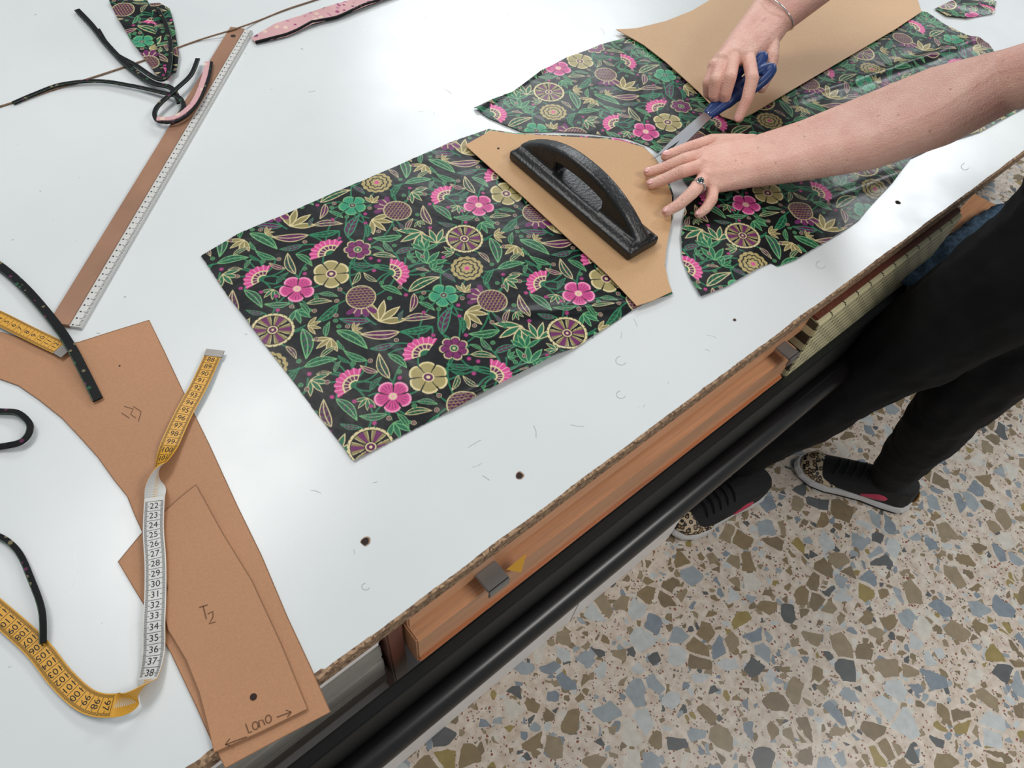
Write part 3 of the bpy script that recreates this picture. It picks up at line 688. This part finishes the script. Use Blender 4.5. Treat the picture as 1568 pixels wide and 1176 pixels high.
# ------------------------------------------------------------ woman
wo=empty('woman')
def V3(*a): return Vector(a)
hipL,hipR=V3(1.04,.04,.84),bp(1730,365,.84)
knL,knR=bp(1325,578,.46),bp(1468,612,.45)
anL,anR=bp(1132,702,.10),bp(1362,728,.10)
g=[]
g+=chain([hipL,hipL.lerp(knL,.5),knL,knL.lerp(anL,.35),anL],[.092,.080,.062,.060,.042])
g+=chain([hipR,hipR.lerp(knR,.5),knR,knR.lerp(anR,.35),anR],[.088,.076,.060,.058,.041])
pel=V3(1.09,.03,.90)
g.append([(hipL+V3(0,0,.02),.092),(hipR+V3(0,0,.02),.088),(pel,(.13,.10,.09))])
ob=hullobj('trousers',g,M_black_cloth,wo,.006,6,ICO2)
tx2=bpy.data.textures.new('cloth_folds','CLOUDS'); tx2.noise_scale=.07
md=ob.modifiers.new('folds','DISPLACE'); md.texture=tx2; md.strength=.014
shL,shR=V3(1.00,.02,1.16),V3(1.28,.24,1.16)
ch=V3(1.09,.13,1.08)
g=[[(pel+V3(0,.0,-.03),(.145,.115,.05)),(V3(1.08,.06,.98),(.14,.12,.08))],
   [(V3(1.08,.06,.98),(.14,.12,.08)),(ch,(.15,.13,.10))],
   [(ch,(.15,.13,.10)),(shL,.055),(shR,.055)],[(shL,.052),(shR,.052),(V3(1.13,.18,1.22),.06)]]
elL,elR=bp(1545,122,.955),V3(1.33,.56,.97)
g+=[[(shL,.055),(shL.lerp(elL,.45),.048)],[(shR,.055),(shR.lerp(elR,.5),.048)]]
ob=hullobj('shirt',g,M_black_cloth,wo,.006,5,ICO2)
md=ob.modifiers.new('folds','DISPLACE'); md.texture=tx2; md.strength=.014
def fing(l,rad): return chain([bp(x,y,z) for x,y,z in l],rad)
wL=[bp(1160,229,.793),bp(1160,264,.789)]
arm=[]
arm.append([(wL[0],.0205),(wL[1],.0205),(bp(1230,212,.815),.025),(bp(1232,250,.812),.024)])
arm.append([(bp(1230,212,.815),.025),(bp(1232,250,.812),.024),(bp(1330,178,.855),.030),(bp(1335,226,.850),.029)])
arm.append([(bp(1330,178,.855),.030),(bp(1335,226,.850),.029),(bp(1430,142,.905),.033),(bp(1440,186,.900),.032)])
arm.append([(bp(1430,142,.905),.033),(bp(1440,186,.900),.032),(elL,.038)])
arm+=chain([elL,shL.lerp(elL,.4)],[.038,.046])
kI,kM,kR,kP=bp(1080,236,.786),bp(1076,253,.788),bp(1080,271,.784),bp(1092,286,.777)
arm.append([(wL[0],.0195),(wL[1],.0195),(kI,.0105),(kM,.011),(kR,.0105),(kP,.0098)])
for k_ in (kI,kM,kR,kP): arm.append([(k_+V3(0,0,.0016),.0105)])
for k_ in (kI,kM,kR): arm.append([(k_+V3(0,0,.008),.0022),(k_.lerp((wL[0]+wL[1])/2,.75)+V3(0,0,.0165),.0022)])
arm.append([(bp(1150,222,.785),.016),(bp(1115,222,.778),.0135),(kI,.010),(wL[0],.016)])
arm+=fing([(1080,236,.786),(1048,244,.786),(1018,256,.774),(992,264,.766)],[.0100,.0092,.0080,.0068])
arm+=fing([(1076,253,.788),(1044,263,.787),(1018,274,.775),(997,282,.767)],[.0102,.0094,.0082,.0070])
arm+=fing([(1080,271,.784),(1060,295,.785),(1040,313,.775),(1021,324,.767)],[.0100,.0092,.0082,.0070])
arm+=fing([(1092,286,.777),(1090,306,.774),(1080,320,.768),(1070,328,.764)],[.0090,.0080,.0073,.0063])
arm+=fing([(1135,220,.782),(1090,217,.776),(1052,228,.772),(1020,239,.767)],[.0145,.0115,.0096,.0080])
hullobj('left_arm_and_hand',arm,M_skin,wo,.0014,5,ICO)
arm=[]
w1,w2=bp(1168,12,.845),bp(1196,34,.842)
arm.append([(w1,.0185),(w2,.0185),(w1.lerp(elR,.45),.028),(w2.lerp(elR,.45),.028)])
arm.append([(w1.lerp(elR,.45),.028),(w2.lerp(elR,.45),.028),(elR,.036)])
arm+=chain([elR,elR.lerp(shR,.6)],[.037,.045])
kI,kM,kR,kP=bp(1146,86,.835),bp(1124,84,.838),bp(1106,92,.834),bp(1094,103,.826)
arm.append([(w1,.0175),(w2,.0175),(kI,.0115),(kM,.0115),(kR,.011),(kP,.0105)])
for k_ in (kI,kM,kR,kP): arm.append([(k_+V3(0,0,.0016),.0112)])
for k_ in (kI,kM,kR): arm.append([(k_+V3(0,0,.0085),.0022),(k_.lerp((w1+w2)/2,.7)+V3(0,0,.0150),.0022)])
arm.append([(w2,.017),(bp(1178,62,.835),.0150),(kI,.011)])
arm+=fing([(1146,86,.835),(1152,120,.836),(1144,152,.815),(1131,180,.792)],[.0105,.0098,.0088,.0075])
arm+=fing([(1124,84,.838),(1118,118,.834),(1112,142,.812),(1110,158,.793)],[.0105,.0097,.0087,.0075])
arm+=fing([(1106,92,.834),(1096,122,.826),(1093,145,.804),(1100,158,.786)],[.0100,.0093,.0083,.0072])
arm+=fing([(1094,103,.826),(1084,126,.814),(1084,143,.794),(1094,152,.780)],[.0094,.0084,.0075,.0066])
arm+=fing([(1180,58,.835),(1181,88,.828),(1176,112,.818),(1166,134,.806)],[.0140,.0118,.0100,.0085])
hullobj('right_arm_and_hand',arm,M_skin,wo,.0014,5,ICO)
def nail(p,q,r,name):
    P,Q=bp(*p),bp(*q); t=(Q-P).normalized(); la=t.cross(Vector((0,0,1))).normalized(); up=la.cross(t)
    Mx=Matrix((t*r*.95,la*r*.72,up*r*.28)).transposed()
    hullobj(name,[[(Q+up*r*.74-t*r*.1,Mx)]],M_nail,wo,0,0,ICO)
nail((1018,256,.774),(992,264,.766),.0068,'nail_1'); nail((1018,274,.775),(997,282,.767),.0070,'nail_2'); nail((1040,313,.775),(1021,324,.767),.0070,'nail_3'); nail((1052,228,.772),(1020,239,.767),.0080,'nail_4'); nail((1080,320,.768),(1070,328,.764),.0063,'nail_5')
nail((1144,152,.815),(1131,180,.792),.0075,'nail_6'); nail((1176,112,.818),(1166,134,.806),.0085,'nail_7')
rc=bp(1069,286,.784); rd=(bp(1060,295,.785)-bp(1080,271,.784)).normalized(); la=rd.cross(V3(0,0,1)).normalized(); up=la.cross(rd)
tube('ring_band',[rc+la*.0102*math.cos(t)+up*.0102*math.sin(t) for t in np.linspace(0,6.283,25)[:-1]],.0012,M_silver,wo,closed=True)
hullobj('ring_setting',[[(rc+up*.0105,Matrix((rd*.0068,la*.0056,up*.0022)).transposed())]],M_silver,wo,0,0,ICO)
hullobj('ring_stone',[[(rc+up*.0122,Matrix((rd*.0054,la*.0043,up*.0028)).transposed())]],M_gem,wo,0,0,ICO)
cB=(w1+w2)/2; ax=(elR-cB).normalized(); cB=cB+ax*.006; s1=(w2-w1).normalized(); s1=(s1-ax*s1.dot(ax)).normalized(); s2=ax.cross(s1)
tube('bracelet',[cB+s1*.040*math.cos(t)+s2*.027*math.sin(t)+ax*.004*math.cos(t) for t in np.linspace(0,6.283,41)[:-1]],.0013,M_silver,wo,closed=True)
nk=V3(1.13,.19,1.23); hd=V3(1.10,.29,1.33)
hullobj('neck',chain([nk,nk.lerp(hd,.7)],[.055,.05]),M_skin,wo,.004,3)
fw=V3(-.45,.55,-.70).normalized(); rt=V3(.78,.63,0).normalized(); upv=rt.cross(fw).normalized()
if upv.z<0: upv=-upv
g=[[(hd,Matrix((rt*.072,fw*.088,upv*.085)).transposed()),(hd+fw*.02-upv*.065,Matrix((rt*.048,fw*.055,upv*.04)).transposed())],
   [(hd+fw*.085+upv*.005,.008),(hd+fw*.105-upv*.022,.012),(hd+fw*.085-upv*.028,.012)],
   [(hd+rt*.074-upv*.01,.014),(hd+rt*.074+upv*.015,.014)],[(hd-rt*.074-upv*.01,.014),(hd-rt*.074+upv*.015,.014)]]
hullobj('head',g,M_skin,wo,.003,3)
for s in (-1,1):
    hullobj('eye',[[(hd+fw*.078+rt*.03*s+upv*.005,.012)]],M_eye,wo,0,0,ICO); hullobj('iris',[[(hd+fw*.087+rt*.03*s+upv*.003,.005)]],M_iris,wo,0,0,ICO)
hullobj('mouth',[[(hd+fw*.086-upv*.056+rt*.018,.005),(hd+fw*.086-upv*.056-rt*.018,.005),(hd+fw*.089-upv*.057,.007)]],M_lip,wo,0,0,ICO)
hullobj('hair',[[(hd-fw*.018+upv*.018,Matrix((rt*.083,fw*.088,upv*.090)).transposed())],[(hd-fw*.05,.07),(hd-fw*.09-upv*.05,.05)],[(hd-fw*.09+upv*.03,.045)]],M_hair,wo,.005,3)
m,nt,b=newmat('leopard_print'); L=nt.links; M_leo=m
tc=N(nt,'ShaderNodeTexCoord'); v=N(nt,'ShaderNodeTexVoronoi'); v.inputs['Scale'].default_value=110; L.new(tc.outputs['Object'],v.inputs['Vector'])
cr=N(nt,'ShaderNodeValToRGB'); cr.color_ramp.interpolation='CONSTANT'; cr.color_ramp.elements[0].color=rgba((150,118,84)); cr.color_ramp.elements[1].position=.32; cr.color_ramp.elements[1].color=rgba((24,20,18)); k=cr.color_ramp.elements.new(.55); k.color=rgba((200,178,146))
L.new(v.outputs['Distance'],cr.inputs[0]); L.new(cr.outputs[0],b.inputs['Base Color'])
def shoe(tag,heel,toe):
    heel=Vector((*heel,0)); toe=Vector((*toe,0)); a_=(toe-heel).normalized(); p_=Vector((-a_.y,a_.x,0)); LS=(toe-heel).length; k=LS/.25
    W=lambda x,y,z: heel+a_*x*k+p_*y+Vector((0,0,z))
    out=[(0,.0),(.004,.018),(.02,.029),(.06,.032),(.10,.031),(.14,.036),(.18,.043),(.21,.042),(.235,.030),(.247,.014),(.25,0)]
    ring=[(x,y) for x,y in out]+[(x,-y) for x,y in out[-2:0:-1]]
    def lay(z,s): return [W(.125+(x-.125)*s,y*s,z) for x,y in ring]
    def lo(name,ls,mm):
        V=[p for l in ls for p in l]; n=len(ring); Fc=[(i*n+j,i*n+(j+1)%n,(i+1)*n+(j+1)%n,(i+1)*n+j) for i in range(len(ls)-1) for j in range(n)]
        Fc.append(tuple(range(n))[::-1]); Fc.append(tuple((len(ls)-1)*n+j for j in range(n)))
        meshobj(name,V,Fc,mm,wo,smooth=False)
    lo('shoe_tread_'+tag,[lay(0.001,.97),lay(.009,1)],M_bshoe)
    lo('shoe_sole_'+tag,[lay(.009,1.02),lay(.018,1.03),lay(.026,1.0)],M_wshoe)
    T=lambda x,y,z,rx,ry,rz:(W(x,y,z),Matrix((a_*rx,p_*ry,Vector((0,0,rz)))).transposed())
    hullobj('shoe_upper_'+tag,[[T(.035,0,.045,.033,.031,.03),T(.045,0,.085,.036,.034,.012),T(.10,0,.06,.03,.032,.03)],[T(.10,0,.06,.03,.032,.03),T(.10,0,.03,.03,.033,.015),T(.17,0,.035,.04,.038,.026),T(.035,0,.03,.033,.030,.015)],[T(.17,0,.035,.04,.038,.026),T(.212,0,.028,.034,.036,.016)]],M_bshoe,wo,.003,3)
    hullobj('shoe_toe_cap_'+tag,[[T(.205,0,.030,.042,.0405,.022),T(.17,0,.03,.02,.042,.016)]],M_leo,wo,.003,2)
    hullobj('shoe_side_patch_'+tag,[[T(.075,.028,.045,.018,.008,.012),T(.105,.03,.035,.01,.006,.006)]],M_pshoe,wo,0,0,ICO)
    hullobj('shoe_side_patch_b_'+tag,[[T(.075,-.028,.045,.018,.008,.012),T(.105,-.03,.035,.01,.006,.006)]],M_pshoe,wo,0,0,ICO)
    hullobj('shoe_heel_tab_'+tag,[[T(.002,0,.05,.004,.012,.018)]],M_gold,wo,0,0,ICO)
    for i in range(5):
        x=.105+i*.016; z=.089-i*.0055
        tube('lace_%s_%d'%(tag,i),[W(x,-.024,z-.010),W(x+.004,-.01,z+.003),W(x+.006,.01,z+.003),W(x+.01,.024,z-.010)],.0022,M_bshoe,wo)
shoe('left',(.995,.150),(.757,.208)); shoe('right',(1.232,-.085),(1.11,.14))

# ------------------------------------------------------------ scissors
sc_=empty('fabric_scissors')
pv=bp(1086,174,.782); tip=bp(1008,246,.763); hb=bp(1168,100,.832)
ea=(tip-pv).normalized(); eb=Vector((-ea.y,ea.x,0)).normalized(); ec=ea.cross(eb)
def blade(name,s,open_):
    Lb=(tip-pv).length; V=[]
    prof=[(-.02,-.006,.006),(0,-.008,.008),(.03,-.006,.0075),(Lb*.6,-.0035,.006),(Lb,-.0003,.0008)]
    ca,sa=math.cos(open_),math.sin(open_)
    for x,y0,y1 in prof:
        for y in (y0,y1):
            for z in (-.0009,.0009):
                y_=y*s; X=x*ca-y_*sa; Y=x*sa+y_*ca; V.append(pv+ea*X+eb*Y+ec*(z+s*.0012))
    Fc=[]
    for i in range(len(prof)-1):
        a_=4*i;b_=a_+4
        Fc+=[(a_,a_+1,b_+1,b_),(a_+1,a_+3,b_+3,b_+1),(a_+3,a_+2,b_+2,b_+3),(a_+2,a_,b_,b_+2)]
    Fc+=[(0,2,3,1),(b_,b_+1,b_+3,b_+2)]
    meshobj(name,V,Fc,M_steel,sc_)
blade('upper_blade',1,.05); blade('lower_blade',-1,-.06)
hullobj('pivot_screw',[[(pv+ec*.003,Matrix((ea*.004,eb*.004,ec*.0015)).transposed())]],M_steel,sc_,0,0,ICO)
eh=(hb-pv).normalized(); es=Vector((-eh.y,eh.x,0)).normalized(); en=eh.cross(es)
def HP(x,y,z=0): return pv+eh*x+es*y+en*z
g=[[(HP(.0,.004),.006),(HP(.035,.008),.0085)],[(HP(.0,-.004),.006),(HP(.035,-.008),.0085)]]
def loopg(cx,cy,a_,b_,ang,r):
    P=[]
    for t in np.linspace(0,2*math.pi,17)[:-1]:
        x=a_*math.cos(t);y=b_*math.sin(t); P.append(HP(cx+x*math.cos(ang)-y*math.sin(ang),cy+x*math.sin(ang)+y*math.cos(ang)))
    return [[(P[i],r),(P[(i+1)%16],r)] for i in range(16)]
g+=[[(HP(.030,.008),.0085),(HP(.055,.010),.0085)],[(HP(.030,-.008),.0085),(HP(.055,-.010),.0085)]]
g+=loopg(.080,-.011,.034,.010,-.08,.0072); g+=loopg(.084,.010,.038,.009,.05,.0072)
hullobj('handles',g,M_blue,sc_,.0016,3)

P=[bp(x,y,.615) for x,y in [(1385,428),(1410,405),(1440,385),(1470,365),(1500,345),(1530,325)]]
ob=hullobj('blue_cleaning_cloth',chain(P,[.010,.014,.018,.016,.018,.014])+chain([p+V3(.0,-.015,.005) for p in P],[.008,.010,.014,.012,.010,.008]),M_denim,None,.004,2)
tx=bpy.data.textures.new('crumple','CLOUDS'); tx.noise_scale=.02
md=ob.modifiers.new('crumple','DISPLACE'); md.texture=tx; md.strength=.012

# ------------------------------------------------------------ light
w=bpy.data.worlds.new('room_light'); sc.world=w; w.use_nodes=True
bg=w.node_tree.nodes['Background']; bg.inputs[0].default_value=(.89,.95,1,1); bg.inputs[1].default_value=.36
def area(name,loc,tgt,sx,sy,p,c):
    l=bpy.data.lights.new(name,'AREA'); l.shape='RECTANGLE'; l.size=sx; l.size_y=sy; l.energy=p; l.color=c
    o=bpy.data.objects.new(name,l); link(o); o.location=loc; o.rotation_euler=(Vector(tgt)-Vector(loc)).to_track_quat('-Z','Y').to_euler()
area('ceiling_light_panel',(3.75,.95,2.6),(2.6,.7,.6),.5,.3,26,(.92,.97,1))
area('ceiling_light_panel',(2.6,2.9,2.6),(1.2,1.0,.7),1.5,.7,36,(.93,.97,1))
area('ceiling_light_panel',(.1,1.5,2.6),(.4,.6,.7),1.1,.5,18,(1,.98,.95))
area('ceiling_light_panel',(1.2,-1.0,2.6),(1.1,-.2,0),1.2,.6,24,(1,.97,.93))
cd=bpy.data.cameras.new('camera');cam=bpy.data.objects.new('camera',cd);link(cam)
cd.sensor_width=36;cd.lens=F/1568*36;cd.clip_start=.01
cam.matrix_world=Matrix.Translation(CAM)@R.to_4x4()
sc.camera=cam
print('OK')
